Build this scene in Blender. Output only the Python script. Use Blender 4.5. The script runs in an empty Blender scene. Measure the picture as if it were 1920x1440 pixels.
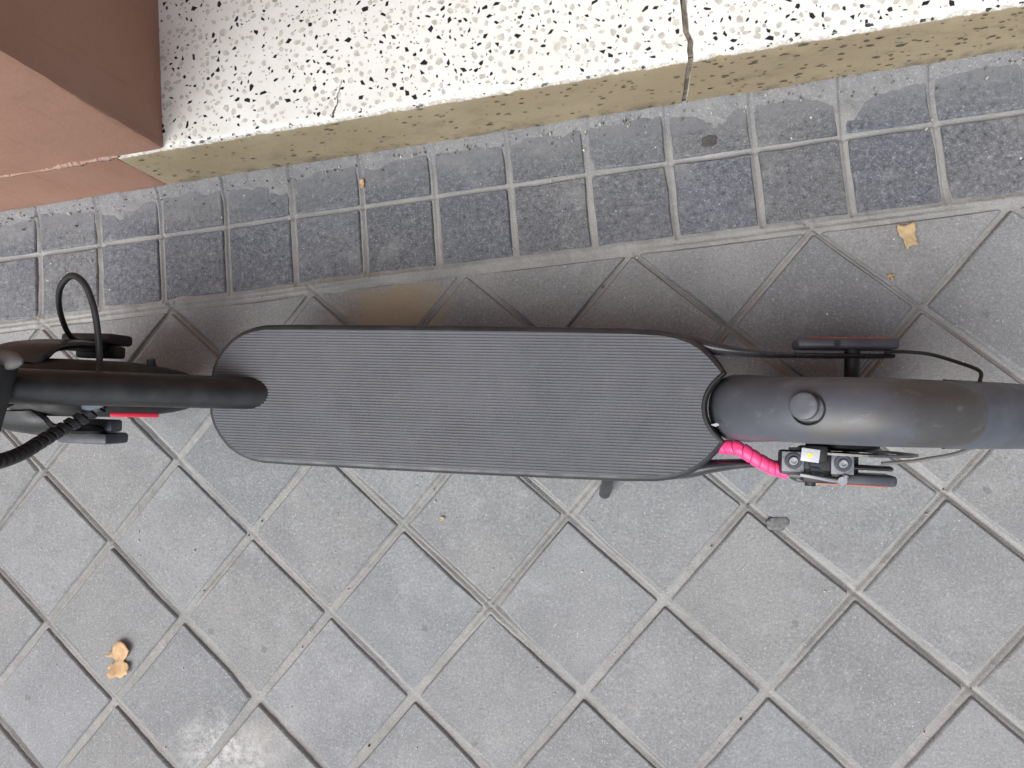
import bpy, bmesh, math, random
import numpy as np
from mathutils import Matrix, Vector

random.seed(7)
RNG = np.random.default_rng(11)
scene = bpy.context.scene
COL = scene.collection

# ------------------------------------------------------------------ camera
cam_d = bpy.data.cameras.new('camera')
cam = bpy.data.objects.new('camera', cam_d)
COL.objects.link(cam)
_r = Vector((0.97929469, -0.07626199, -0.18752606)).normalized()
_u = Vector((0.09143287, 0.99308644, 0.0736163)).normalized()
_b = _r.cross(_u).normalized()
_u = _b.cross(_r).normalized()
mw = Matrix.Identity(4)
for i, v in enumerate((_r, _u, _b)):
    for j in range(3):
        mw[j][i] = v[j]
mw.translation = Vector((0.7372004, 0.29741992, 0.86895129))
cam.matrix_world = mw
cam_d.sensor_width = 36.0
cam_d.lens = 1330.0 / 1920.0 * 36.0
cam_d.clip_start = 0.02
cam_d.clip_end = 200.0
scene.camera = cam

# ------------------------------------------------------------------ world and sun
SUN_DIR = Vector((-0.38, -0.62, 0.90)).normalized()      # from the place towards the sun
sun_el = math.asin(SUN_DIR.z)
world = bpy.data.worlds.new('World')
scene.world = world
world.use_nodes = True
wn = world.node_tree
wn.nodes.clear()
sky = wn.nodes.new('ShaderNodeTexSky')
sky.sky_type = 'NISHITA'
sky.sun_disc = False
sky.sun_elevation = sun_el
sky.sun_rotation = math.atan2(SUN_DIR.x, SUN_DIR.y)
sky.air_density = 1.0
sky.dust_density = 2.0
sky.ozone_density = 1.0
hs = wn.nodes.new('ShaderNodeHueSaturation')
hs.inputs['Saturation'].default_value = 0.55
bg = wn.nodes.new('ShaderNodeBackground')
bg.inputs['Strength'].default_value = 0.085
wo = wn.nodes.new('ShaderNodeOutputWorld')
wn.links.new(sky.outputs[0], hs.inputs['Color'])
wn.links.new(hs.outputs[0], bg.inputs[0])
wn.links.new(bg.outputs[0], wo.inputs[0])

sun_d = bpy.data.lights.new('sun', 'SUN')
sun_d.energy = 1.75
sun_d.angle = math.radians(55)
sun_d.color = (1.0, 0.995, 0.985)
sun = bpy.data.objects.new('sun', sun_d)
COL.objects.link(sun)
sun.rotation_euler = SUN_DIR.to_track_quat('Z', 'Y').to_euler()
sun.location = SUN_DIR * 20

scene.view_settings.view_transform = 'Standard'
scene.view_settings.look = 'None'
scene.view_settings.gamma = 1.0
scene.view_settings.use_curve_mapping = False
scene.view_settings.exposure = 1.0

# ------------------------------------------------------------------ helpers
def mesh_obj(name, verts, faces, mats, parent=None, smooth=False, fmats=None):
    me = bpy.data.meshes.new(name)
    me.from_pydata([tuple(v) for v in verts], [], faces)
    if not isinstance(mats, (list, tuple)):
        mats = [mats]
    for m in mats:
        me.materials.append(m)
    if fmats is not None:
        me.polygons.foreach_set('material_index', np.asarray(fmats, dtype=np.int32))
    if smooth:
        me.polygons.foreach_set('use_smooth', np.ones(len(me.polygons), dtype=bool))
    me.update()
    o = bpy.data.objects.new(name, me)
    COL.objects.link(o)
    if parent is not None:
        o.parent = parent
    return o

def smooth_by_angle(o, deg=35):
    me = o.data
    me.polygons.foreach_set('use_smooth', np.ones(len(me.polygons), dtype=bool))
    bm = bmesh.new(); bm.from_mesh(me)
    lim = math.radians(deg)
    for e in bm.edges:
        if len(e.link_faces) == 2 and e.calc_face_angle(0) > lim:
            e.smooth = False
    bm.to_mesh(me); bm.free()
    return o

def thing(name, label, cat, loc=(0, 0, 0), group=None):
    o = bpy.data.objects.new(name, None)
    COL.objects.link(o)
    o.location = loc
    o.empty_display_size = 0.05
    tag(o, label, cat, group)
    return o

def tag(o, label=None, cat=None, group=None, kind=None):
    if label: o['label'] = label
    if cat: o['category'] = cat
    if group: o['group'] = group
    if kind: o['kind'] = kind
    return o

class MB:
    """collects several shapes that make one part"""
    def __init__(self):
        self.v = []; self.f = []; self.m = []
    def add(self, v, f, mi=0):
        n = len(self.v)
        self.v += [tuple(p) for p in v]
        self.f += [tuple(i + n for i in q) for q in f]
        self.m += [mi] * len(f)
        return self
    def build(self, name, mats, parent=None, angle=35):
        o = mesh_obj(name, self.v, self.f, mats, parent, fmats=self.m)
        if angle is not None:
            smooth_by_angle(o, angle)
        return o

def spline(pts, n):
    """Catmull-Rom through pts"""
    P = [np.array(p, float) for p in pts]
    P = [2 * P[0] - P[1]] + P + [2 * P[-1] - P[-2]]
    out = []
    segs = len(P) - 3
    for k in range(n):
        t = k / (n - 1) * segs
        i = min(int(t), segs - 1); t -= i
        a, b, c, d = P[i:i + 4]
        out.append(0.5 * ((2 * b) + (-a + c) * t + (2 * a - 5 * b + 4 * c - d) * t * t + (-a + 3 * b - 3 * c + d) * t ** 3))
    return out

def tube(path, rad, n=16, cap=True, flat=None, dome=False):
    """swept round (or flattened) section; rad number or list"""
    P = [np.array(p, float) for p in path]
    L = len(P)
    if not hasattr(rad, '__len__'):
        rad = [rad] * L
    if dome:
        for end in (0, -1):
            pass
    T = []
    for i in range(L):
        t = P[min(i + 1, L - 1)] - P[max(i - 1, 0)]
        T.append(t / (np.linalg.norm(t) + 1e-12))
    up = np.array([0, 0, 1.0])
    if abs(T[0] @ up) > 0.9:
        up = np.array([0, 1.0, 0])
    N = np.cross(up, T[0]); N /= np.linalg.norm(N)
    v = []; f = []
    for i in range(L):
        N = N - T[i] * (N @ T[i]); N /= np.linalg.norm(N)
        B = np.cross(T[i], N)
        fx, fy = flat if flat else (1, 1)
        for k in range(n):
            a = 2 * math.pi * k / n
            v.append(P[i] + rad[i] * (fx * math.cos(a) * N + fy * math.sin(a) * B))
    for i in range(L - 1):
        for k in range(n):
            a = i * n + k; b = i * n + (k + 1) % n
            f.append((a, b, b + n, a + n))
    if cap:
        f.append(tuple(range(n))[::-1])
        f.append(tuple(range((L - 1) * n, L * n)))
    return v, f

def box(c, s, bev=0.0, rot=None, seg=2):
    bm = bmesh.new()
    bmesh.ops.create_cube(bm, size=1.0)
    for q in bm.verts:
        q.co = Vector((q.co.x * s[0], q.co.y * s[1], q.co.z * s[2]))
    if bev > 0:
        bmesh.ops.bevel(bm, geom=bm.edges[:], offset=bev, segments=seg, profile=0.5, affect='EDGES')
    M = Matrix.Translation(Vector(c))
    if rot is not None:
        M = M @ rot
    bm.transform(M)
    bm.verts.index_update()
    v = [tuple(q.co) for q in bm.verts]; f = [tuple(x.index for x in q.verts) for q in bm.faces]
    bm.free()
    return v, f

def lathe(profile, axis_c, axis='y', n=48, closed=False):
    """profile: list of (radius, along); revolved round the axis through axis_c"""
    v = []; f = []
    m = len(profile)
    for k in range(n):
        a = 2 * math.pi * k / n
        for r, h in profile:
            if axis == 'y':
                v.append((axis_c[0] + r * math.cos(a), axis_c[1] + h, axis_c[2] + r * math.sin(a)))
            else:
                v.append((axis_c[0] + r * math.cos(a), axis_c[1] + r * math.sin(a), axis_c[2] + h))
    for k in range(n):
        for j in range(m if closed else m - 1):
            a = k * m + j; b = k * m + (j + 1) % m
            c = ((k + 1) % n) * m + (j + 1) % m; d = ((k + 1) % n) * m + j
            f.append((a, b, c, d))
    return v, f

def prism(outline, rings, cap_bottom=True, cap_top=True):
    """outline: CCW 2D points; rings: (z, offset outwards)"""
    P = np.array(outline, float); n = len(P)
    nx = np.roll(P, -1, 0) - np.roll(P, 1, 0)
    N = np.stack([nx[:, 1], -nx[:, 0]], 1); N /= np.linalg.norm(N, axis=1)[:, None] + 1e-12
    v = []; f = []
    for z, off in rings:
        Q = P + N * off
        v += [(q[0], q[1], z) for q in Q]
    for i in range(len(rings) - 1):
        for k in range(n):
            a = i * n + k; b = i * n + (k + 1) % n
            f.append((a, b, b + n, a + n))
    if cap_bottom: f.append(tuple(range(n))[::-1])
    if cap_top: f.append(tuple(range((len(rings) - 1) * n, len(rings) * n)))
    return v, f

# value noise with numpy (world metres in, about -1..1 out)
_perm = RNG.random((256, 256)) * 2 - 1
def vnoise(x, y):
    x = np.asarray(x, float); y = np.asarray(y, float)
    xi = np.floor(x).astype(int); yi = np.floor(y).astype(int)
    fx = x - xi; fy = y - yi
    fx = fx * fx * (3 - 2 * fx); fy = fy * fy * (3 - 2 * fy)
    g = lambda a, b: _perm[a % 256, b % 256]
    return (g(xi, yi) * (1 - fx) + g(xi + 1, yi) * fx) * (1 - fy) + (g(xi, yi + 1) * (1 - fx) + g(xi + 1, yi + 1) * fx) * fy
def fbm(x, y, o=4):
    s = 0; a = 1; t = 0
    for k in range(o):
        s = s + a * vnoise(x * 2 ** k + 13.7 * k, y * 2 ** k + 7.1 * k); t += a; a *= .55
    return s / t

# ------------------------------------------------------------------ materials
class NT:
    def __init__(self, name):
        self.m = bpy.data.materials.new(name)
        self.m.use_nodes = True
        self.t = self.m.node_tree
        self.b = self.t.nodes['Principled BSDF']
        self.pos = self.t.nodes.new('ShaderNodeNewGeometry').outputs['Position']
    def n(self, typ, **kw):
        o = self.t.nodes.new(typ)
        for k, v in kw.items():
            setattr(o, k, v)
        return o
    def L(self, a, b):
        self.t.links.new(a, b)
    def put(self, sock, v):
        if isinstance(v, bpy.types.NodeSocket):
            self.L(v, sock)
        else:
            sock.default_value = v
    def noise(self, scale, detail=4, rough=.55, vec=None, dist=0):
        o = self.n('ShaderNodeTexNoise')
        o.inputs['Scale'].default_value = scale
        o.inputs['Detail'].default_value = detail
        o.inputs['Roughness'].default_value = rough
        o.inputs['Distortion'].default_value = dist
        self.L(vec or self.pos, o.inputs['Vector'])
        return o.outputs['Fac']
    def vor(self, scale, vec=None, feature='F1'):
        o = self.n('ShaderNodeTexVoronoi', feature=feature)
        o.inputs['Scale'].default_value = scale
        self.L(vec or self.pos, o.inputs['Vector'])
        return o
    def ramp(self, v, a, b, lo=0., hi=1.):
        o = self.n('ShaderNodeMapRange')
        o.interpolation_type = 'SMOOTHSTEP'
        self.put(o.inputs[0], v)
        for i, q in zip((1, 2, 3, 4), (a, b, lo, hi)):
            o.inputs[i].default_value = q
        return o.outputs[0]
    def math(self, op, a, b=0.):
        o = self.n('ShaderNodeMath', operation=op)
        self.put(o.inputs[0], a); self.put(o.inputs[1], b)
        return o.outputs[0]
    def mix(self, fac, a, b, mode='MIX'):
        o = self.n('ShaderNodeMix', data_type='RGBA', blend_type=mode)
        self.put(o.inputs[0], fac)
        self.put(o.inputs[6], a if isinstance(a, bpy.types.NodeSocket) else tuple(a) + (1.,))
        self.put(o.inputs[7], b if isinstance(b, bpy.types.NodeSocket) else tuple(b) + (1.,))
        return o.outputs[2]
    def scale(self, s, vec=None):
        o = self.n('ShaderNodeVectorMath', operation='MULTIPLY')
        self.L(vec or self.pos, o.inputs[0]); o.inputs[1].default_value = s
        return o.outputs[0]
    def blob(self, c, sx, sy, noise_amt=.5, nscale=14, soft=.5):
        """0..1 mask round a world point, with a ragged edge"""
        s = self.n('ShaderNodeVectorMath', operation='SUBTRACT')
        self.L(self.pos, s.inputs[0]); s.inputs[1].default_value = c
        q = self.scale((1 / sx, 1 / sy, 0.0), s.outputs[0])
        l = self.n('ShaderNodeVectorMath', operation='LENGTH')
        self.L(q, l.inputs[0])
        d = self.math('ADD', l.outputs['Value'], self.math('MULTIPLY', self.math('SUBTRACT', self.noise(nscale, 5, .6), .5), noise_amt * 2))
        return self.ramp(d, 1 - soft, 1 + soft * .3, 1., 0.)
    def sep(self):
        o = self.n('ShaderNodeSeparateXYZ'); self.L(self.pos, o.inputs[0]); return o.outputs
    def bump(self, h, strength=.3, dist=.001, prev=None):
        o = self.n('ShaderNodeBump')
        o.inputs['Strength'].default_value = strength
        o.inputs['Distance'].default_value = dist
        self.L(h, o.inputs['Height'])
        if prev is not None: self.L(prev, o.inputs['Normal'])
        return o.outputs[0]
    def done(self, col, rough=.6, normal=None, metal=0., spec=.5):
        self.put(self.b.inputs['Base Color'], col if isinstance(col, bpy.types.NodeSocket) else tuple(col) + (1.,))
        self.put(self.b.inputs['Roughness'], rough)
        self.put(self.b.inputs['Metallic'], metal)
        self.b.inputs['Specular IOR Level'].default_value = spec
        if normal is not None: self.L(normal, self.b.inputs['Normal'])
        return self.m

def simple(name, col, rough=.5, metal=0., var=.25, vs=25, fine=.0, dust=0., dustcol=(.22, .2, .18), bump=.0, spec=.5):
    """plain material with uneven tone, uneven gloss, fine grain and optional settled dust"""
    n = NT(name)
    c = n.mix(n.ramp(n.noise(vs, 5), .3, .7), tuple(x * (1 - var) for x in col), tuple(min(1, x * (1 + var)) for x in col))
    if fine:
        c = n.mix(n.math('MULTIPLY', n.ramp(n.noise(900, 2), .45, .75), fine), c, tuple(min(1, x * 1.9 + .02) for x in col))
    if dust:
        c = n.mix(n.math('MULTIPLY', n.ramp(n.noise(38, 6, .65), .4, .75), dust), c, dustcol)
    r = n.ramp(n.noise(60, 4), .3, .7, max(0, rough - .08), min(1, rough + .1))
    nm = n.bump(n.noise(700, 3), bump, .0006) if bump else None
    return n.done(c, r, nm, metal, spec)

def mat_tile(name, dark, light, speck, grain, stains=True, gscale=280, gamt=.45):
    n = NT(name)
    oi = n.n('ShaderNodeObjectInfo')
    c = n.mix(oi.outputs['Random'], dark, light)
    hue = n.math('FRACT', n.math('MULTIPLY', oi.outputs['Random'], 17.37))
    c = n.mix(n.math('MULTIPLY', hue, .75), c, tuple(sum(light) / 3 * k * .93 for k in (1.01, 1.0, .955)))
    c = n.mix(n.math('MULTIPLY', n.ramp(n.noise(9, 6, .6), .3, .72), .55), c, tuple(x * .78 for x in dark))
    c = n.mix(n.math('MULTIPLY', n.ramp(n.noise(34, 6, .65), .5, .78), .45), c, tuple(min(1, x * 1.22) for x in light))
    # sand grain
    c = n.mix(n.math('MULTIPLY', n.ramp(n.noise(520, 3, .7), .5, .72), grain), c, speck)
    c = n.mix(n.math('MULTIPLY', n.ramp(n.noise(380, 3, .7, n.scale((1, 1, 1.0))), .52, .75), grain * .8), c, tuple(x * .45 for x in dark))
    g = n.noise(gscale, 4, .75)
    c = n.mix(n.ramp(g, .28, .50, gamt, 0), c, tuple(x * .5 for x in dark))
    c = n.mix(n.ramp(g, .52, .74, 0, gamt), c, tuple(min(1, x * 1.7) for x in light))
    d = n.vor(13)
    c = n.mix(n.math('MULTIPLY', n.ramp(n.math('ADD', d.outputs['Distance'], n.math('MULTIPLY', n.noise(140, 3), .09)), .09, .12, 1, 0), .35), c, tuple(x * .4 for x in dark))
    # scattered pale grains
    v = n.vor(130)
    c = n.mix(n.math('MULTIPLY', n.ramp(v.outputs['Distance'], .05, .11, 1, 0), n.math('GREATER_THAN', n.noise(21, 2), .56)), c, (.62, .6, .55))
    if stains:
        c = n.mix(n.math('MULTIPLY', n.blob((.43, .488, 0), .085, .055, .7, 22, .8), .75), c, (.36, .28, .17))
        c = n.mix(n.math('MULTIPLY', n.math('MULTIPLY', n.blob((.160, -.064, 0), .09, .045, .8, 30, .9), n.ramp(n.noise(120, 6, .75), .34, .66)), .6), c, (.72, .71, .67))
        c = n.mix(n.math('MULTIPLY', n.ramp(n.noise(6.5, 6, .7), .55, .80), .35), c, (.36, .33, .285))
    else:
        y = n.sep()[1]
        dust = n.math('MULTIPLY', n.ramp(y, .632, .692, 0, 1), n.ramp(n.noise(28, 6, .75), .22, .58))
        c = n.mix(n.math('MULTIPLY', dust, .85), c, (.195, .199, .207))
        c = n.mix(n.math('MULTIPLY', n.ramp(n.noise(17, 6, .7), .5, .74), .5), c, (.27, .27, .265))
    h = n.noise(600, 4, .7)
    b = n.bump(h, .45, .0010)
    b = n.bump(n.noise(45, 4), .2, .002, b)
    return n.done(c, n.ramp(n.noise(30, 3), .3, .7, .72, .92), b, 0, .35)

M = {}
M['tile'] = mat_tile('grey_concrete_tile', (.205, .214, .221), (.290, .301, .312), (.46, .46, .46), .5)
M['border'] = mat_tile('dark_concrete_tile', (.112, .121, .139), (.152, .163, .183), (.36, .375, .40), .7, stains=False, gscale=150, gamt=1.0)

def mat_mortar():
    n = NT('sandy_mortar')
    c = n.mix(n.ramp(n.noise(13, 6, .6), .3, .7), (.262, .262, .252), (.338, .335, .322))
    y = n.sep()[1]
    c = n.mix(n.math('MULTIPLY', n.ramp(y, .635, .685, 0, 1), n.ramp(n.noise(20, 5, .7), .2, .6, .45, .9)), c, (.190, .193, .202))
    c = n.mix(n.math('MULTIPLY', n.ramp(n.noise(60, 5, .65), .5, .75), .55), c, (.27, .265, .255))
    c = n.mix(n.math('MULTIPLY', n.ramp(n.noise(420, 3, .7), .5, .75), .4), c, (.58, .56, .52))
    c = n.mix(n.math('MULTIPLY', n.ramp(n.noise(300, 3, .7), .55, .78), .4), c, (.16, .155, .15))
    b = n.bump(n.noise(420, 5, .7), .6, .0012)
    b = n.bump(n.noise(90, 4, .6), .5, .003, b)
    return n.done(c, .92, b, 0, .2)
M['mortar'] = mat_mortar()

def mat_terrazzo():
    n = NT('white_terrazzo_cement')
    c = n.mix(n.ramp(n.noise(16, 6, .6), .3, .7), (.73, .73, .68), (.80, .80, .755))
    c = n.mix(n.math('MULTIPLY', n.ramp(n.noise(170, 4, .65), .52, .72), .35), c, (.62, .61, .54))
    x = n.sep()[0]
    grime_and_shade = n.math('MULTIPLY', n.ramp(x, .17, .42, 1, 0), n.ramp(n.noise(24, 6, .65), .28, .72))  # grime plus the pillar's shade, both painted as grey towards the left end
    c = n.mix(n.math('MULTIPLY', grime_and_shade, .4), c, (.56, .55, .49))
    c = n.mix(n.math('MULTIPLY', n.ramp(n.noise(48, 6, .7), .62, .8), .4), c, (.45, .43, .38))
    b = n.bump(n.noise(300, 3), .08, .0006)
    return n.done(c, n.ramp(n.noise(20, 4), .3, .7, .38, .6), b, 0, .4)
M['terrazzo'] = mat_terrazzo()
M['chip_beige'] = simple('beige_stone_chip', (.53, .515, .455), .42, var=.2, vs=120)
M['chip_grey'] = simple('grey_stone_chip', (.41, .40, .38), .42, var=.3, vs=120)
M['chip_black'] = simple('black_stone_chip', (.016, .018, .02), .38, var=.4, vs=150)

def mat_riser():
    n = NT('beige_riser_paint')
    c = n.mix(n.ramp(n.noise(8, 6, .6), .3, .7), (.31, .25, .158), (.355, .293, .192))
    c = n.mix(n.math('MULTIPLY', n.ramp(n.noise(60, 6, .7, n.scale((.35, 1, 1))), .52, .8), .5), c, (.215, .17, .11))
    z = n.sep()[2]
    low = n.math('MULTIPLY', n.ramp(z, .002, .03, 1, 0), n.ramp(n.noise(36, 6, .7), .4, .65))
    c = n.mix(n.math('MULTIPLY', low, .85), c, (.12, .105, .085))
    c = n.mix(n.math('MULTIPLY', n.ramp(n.noise(19, 7, .72, n.scale((.6, 1, 1))), .54, .72), .55), c, (.19, .155, .105))
    x = n.sep()[0]
    right = n.math('MULTIPLY', n.ramp(x, .75, 1.2, 0, 1), n.ramp(n.noise(55, 7, .75, n.scale((.4, 1, 1))), .5, .68))
    c = n.mix(n.math('MULTIPLY', right, .65), c, (.17, .135, .095))
    c = n.mix(n.math('MULTIPLY', n.ramp(n.noise(500, 3, .7), .55, .75), .3), c, (.55, .47, .33))
    # paint stops raggedly below the worn white edge of the slab
    e = n.math('ADD', z, n.math('MULTIPLY', n.math('SUBTRACT', n.noise(70, 6, .75), .5), .012))
    c = n.mix(n.ramp(e, .0985, .1005), c, n.mix(n.ramp(n.noise(150, 5, .7), .35, .65), (.45, .42, .36), (.78, .77, .71)))
    b = n.bump(n.noise(380, 4, .65), .3, .001)
    return n.done(c, .75, b, 0, .3)
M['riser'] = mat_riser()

def mat_plaster():
    n = NT('brown_painted_plaster')
    c = n.mix(n.ramp(n.noise(5, 5, .6), .3, .7), (.30, .165, .116), (.35, .198, .143))
    c = n.mix(n.math('MULTIPLY', n.ramp(n.noise(40, 6, .7), .55, .8), .3), c, (.24, .132, .10))
    c = n.mix(n.ramp(n.noise(330, 3, .8), .32, .5, .22, 0), c, (.16, .085, .06))
    c = n.mix(n.math('MULTIPLY', n.ramp(n.noise(26, 5, .6, n.scale((3.5, 3.5, .35))), .56, .74), .35), c, (.22, .10, .07))
    c = n.mix(n.math('MULTIPLY', n.ramp(n.noise(700, 3, .7), .55, .75), .2), c, (.40, .28, .23))
    z = n.sep()[2]
    edge = n.math('MULTIPLY', n.ramp(z, .004, .02, 1, 0), n.ramp(n.noise(70, 5, .7), .38, .6))
    c = n.mix(n.math('MULTIPLY', edge, .5), c, (.22, .13, .10))
    b = n.bump(n.noise(300, 4, .6), .25, .001)
    b = n.bump(n.noise(28, 4, .6), .25, .004, b)
    return n.done(c, n.ramp(n.noise(15, 3), .3, .7, .55, .72), b, 0, .35)
M['plaster'] = mat_plaster()

def mat_ridge():
    n = NT('worn_plaster_bead')
    c = n.mix(n.ramp(n.noise(60, 6, .7), .35, .65), (.30, .18, .138), (.40, .28, .225))
    c = n.mix(n.math('MULTIPLY', n.ramp(n.noise(150, 5, .7), .6, .75), .6), c, (.62, .56, .5))
    return n.done(c, .8, n.bump(n.noise(260, 5, .7), .5, .0015), 0, .3)
M['ridge'] = mat_ridge()

M['deck_side'] = simple('dark_grey_deck_paint', (.024, .025, .029), .40, fine=.1, dust=.08)
def mat_rubber():
    n = NT('dusty_grey_rubber')
    c = n.mix(n.ramp(n.noise(9, 6, .6), .3, .7), (.100, .106, .118), (.124, .129, .141))
    c = n.mix(n.math('MULTIPLY', n.ramp(n.noise(42, 6, .7, n.scale((1, 1, 1))), .5, .78), .35), c, (.19, .182, .168))
    c = n.mix(n.math('MULTIPLY', n.ramp(n.noise(30, 7, .75, n.scale((.25, 1, 1))), .52, .72), .4), c, (.18, .178, .172))
    c = n.mix(n.math('MULTIPLY', n.ramp(n.noise(7, 6, .7), .55, .75), .5), c, (.085, .087, .093))
    c = n.mix(n.math('MULTIPLY', n.ramp(n.noise(600, 3, .7), .52, .75), .3), c, (.25, .24, .23))
    c = n.mix(n.math('MULTIPLY', n.ramp(n.noise(22, 5, .7), .6, .78), .35), c, (.09, .09, .095))
    return n.done(c, n.ramp(n.noise(18, 4), .3, .7, .55, .75), n.bump(n.noise(800, 3), .25, .0005), 0, .45)
M['rubber'] = mat_rubber()
M['rubber_gap'] = simple('rubber_groove_base', (.088, .092, .100), .7, var=.2)
M['black'] = simple('satin_black_paint', (.011, .012, .0125), .38, var=.2, fine=.1, dust=.05)
M['black_plastic'] = simple('black_plastic', (.012, .012, .013), .5, var=.3, dust=.06)
M['frame'] = simple('charcoal_frame_paint', (.034, .035, .041), .27, fine=.1, dust=.12)
def mat_fender():
    n = NT('charcoal_mudguard_plastic')
    c = n.mix(n.ramp(n.noise(14, 6, .6), .3, .7), (.058, .063, .077), (.080, .085, .101))
    c = n.mix(n.math('MULTIPLY', n.ramp(n.noise(24, 6, .7), .55, .8), .4), c, (.125, .12, .115))
    c = n.mix(n.math('MULTIPLY', n.blob((.992, .303, 0), .062, .085, .45, 24, .5), n.ramp(n.noise(60, 5, .7), .2, .5, .55, .9)), c, (.050, .047, .044))
    c = n.mix(n.math('MULTIPLY', n.blob((.905, .294, 0), .040, .013, .7, 40, .7), .7), c, (.085, .078, .066))
    c = n.mix(n.math('MULTIPLY', n.ramp(n.noise(600, 3, .7), .5, .75), .25), c, (.13, .13, .135))
    w = n.noise(70, 5, .7, n.scale((.3, 1, 1)))
    c = n.mix(n.math('MULTIPLY', n.ramp(w, .58, .70), .45), c, (.15, .152, .16))
    return n.done(c, n.ramp(n.noise(20, 5), .3, .7, .34, .52), n.bump(n.noise(500, 3), .10, .0006), 0, .6)
M['fender'] = mat_fender()
M['fender_band'] = simple('brown_dusted_mudguard', (.047, .045, .043), .6, var=.25, vs=30, fine=.2, dust=.3, dustcol=(.09, .082, .07))
M['fender_tail'] = simple('slate_mudguard_tail', (.068, .075, .093), .4, var=.15, fine=.2, dust=.1)
M['tyre'] = simple('tyre_rubber', (.018, .018, .018), .75, dust=.3, dustcol=(.1, .09, .08), bump=.3)
M['rim'] = simple('dark_wheel_rim', (.03, .03, .032), .4)
M['cover'] = simple('slate_axle_cover', (.048, .052, .066), .42, fine=.15, dust=.15)
M['plate'] = simple('grey_cast_plate', (.17, .175, .19), .45, metal=.2, var=.3, vs=120)
M['orange'] = simple('orange_reflector', (.55, .12, .03), .3, var=.15)
M['red'] = simple('red_reflector', (.72, .025, .06), .3, var=.12)
M['pink'] = simple('hot_pink_spiral_plastic', (.93, .065, .22), .35, var=.08)
M['pink_dark'] = simple('pink_sleeve_core', (.42, .02, .10), .5)
M['steel'] = simple('brushed_steel', (.40, .40, .41), .36, metal=.9, var=.12)
M['disc'] = simple('brake_disc_steel', (.20, .19, .18), .38, metal=.9, var=.2)
M['grey_metal'] = simple('pewter_lever_metal', (.10, .095, .088), .55, metal=.0, var=.15, fine=.2)
M['grommet'] = simple('blue_grey_rubber', (.14, .17, .20), .5)
M['white'] = simple('white_sticker', (.50, .51, .54), .4, var=.06)
M['yellow'] = simple('yellow_dot', (.80, .78, .05), .4, var=.05)
M['leaf'] = simple('dry_tan_leaf', (.50, .33, .17), .7, var=.2, vs=90, fine=.2, bump=.4)
M['leaf_pale'] = simple('dry_yellow_leaf', (.50, .37, .20), .7, var=.15, vs=90, bump=.3)
M['gum'] = simple('flattened_dark_gum', (.07, .068, .066), .7, var=.25, vs=120, bump=.4)
M['asphalt_blob'] = simple('dark_cement_lump', (.15, .15, .147), .85, var=.3, vs=200, bump=.8)
M['grit'] = simple('pale_grit', (.55, .53, .48), .8, var=.3, vs=60)
M['crack'] = simple('dark_joint_dirt', (.17, .145, .115), .95, var=.5, vs=90, bump=.6)
M['tail_light'] = simple('red_tail_light', (.45, .02, .02), .2)
M['silver_trim'] = simple('pale_blue_trim', (.42, .47, .52), .35)

# ------------------------------------------------------------------ pavement
U = .1055                 # half diagonal of a diamond tile
B_LINE = 4.95 * U         # where the diamonds stop
JOINT = .0049             # half width of a joint
PITCH = .1003             # border tile
STRIP_Y = [.5345, .6300, .7250]
X0 = -.0080
RISER_Y = .7005

pavement = None
def joint_dist(X, Y):
    """distance to the nearest joint centre line (diamonds or border)"""
    p = (X + Y) / (2 * U); q = (X - Y) / (2 * U)
    s = 2 * U / math.sqrt(2)
    d1 = np.abs(p - np.round(p)) * s
    d2 = np.abs(q - np.round(q)) * s
    dd = np.minimum(d1, d2)
    sx = np.abs((X - X0) / PITCH - np.round((X - X0) / PITCH)) * PITCH
    sy = np.abs(Y - STRIP_Y[1])
    ds = np.minimum(sx, sy)
    d = np.where(Y > STRIP_Y[0], ds, dd)
    return np.minimum(d, np.abs(Y - (STRIP_Y[0] - .005)))

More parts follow.
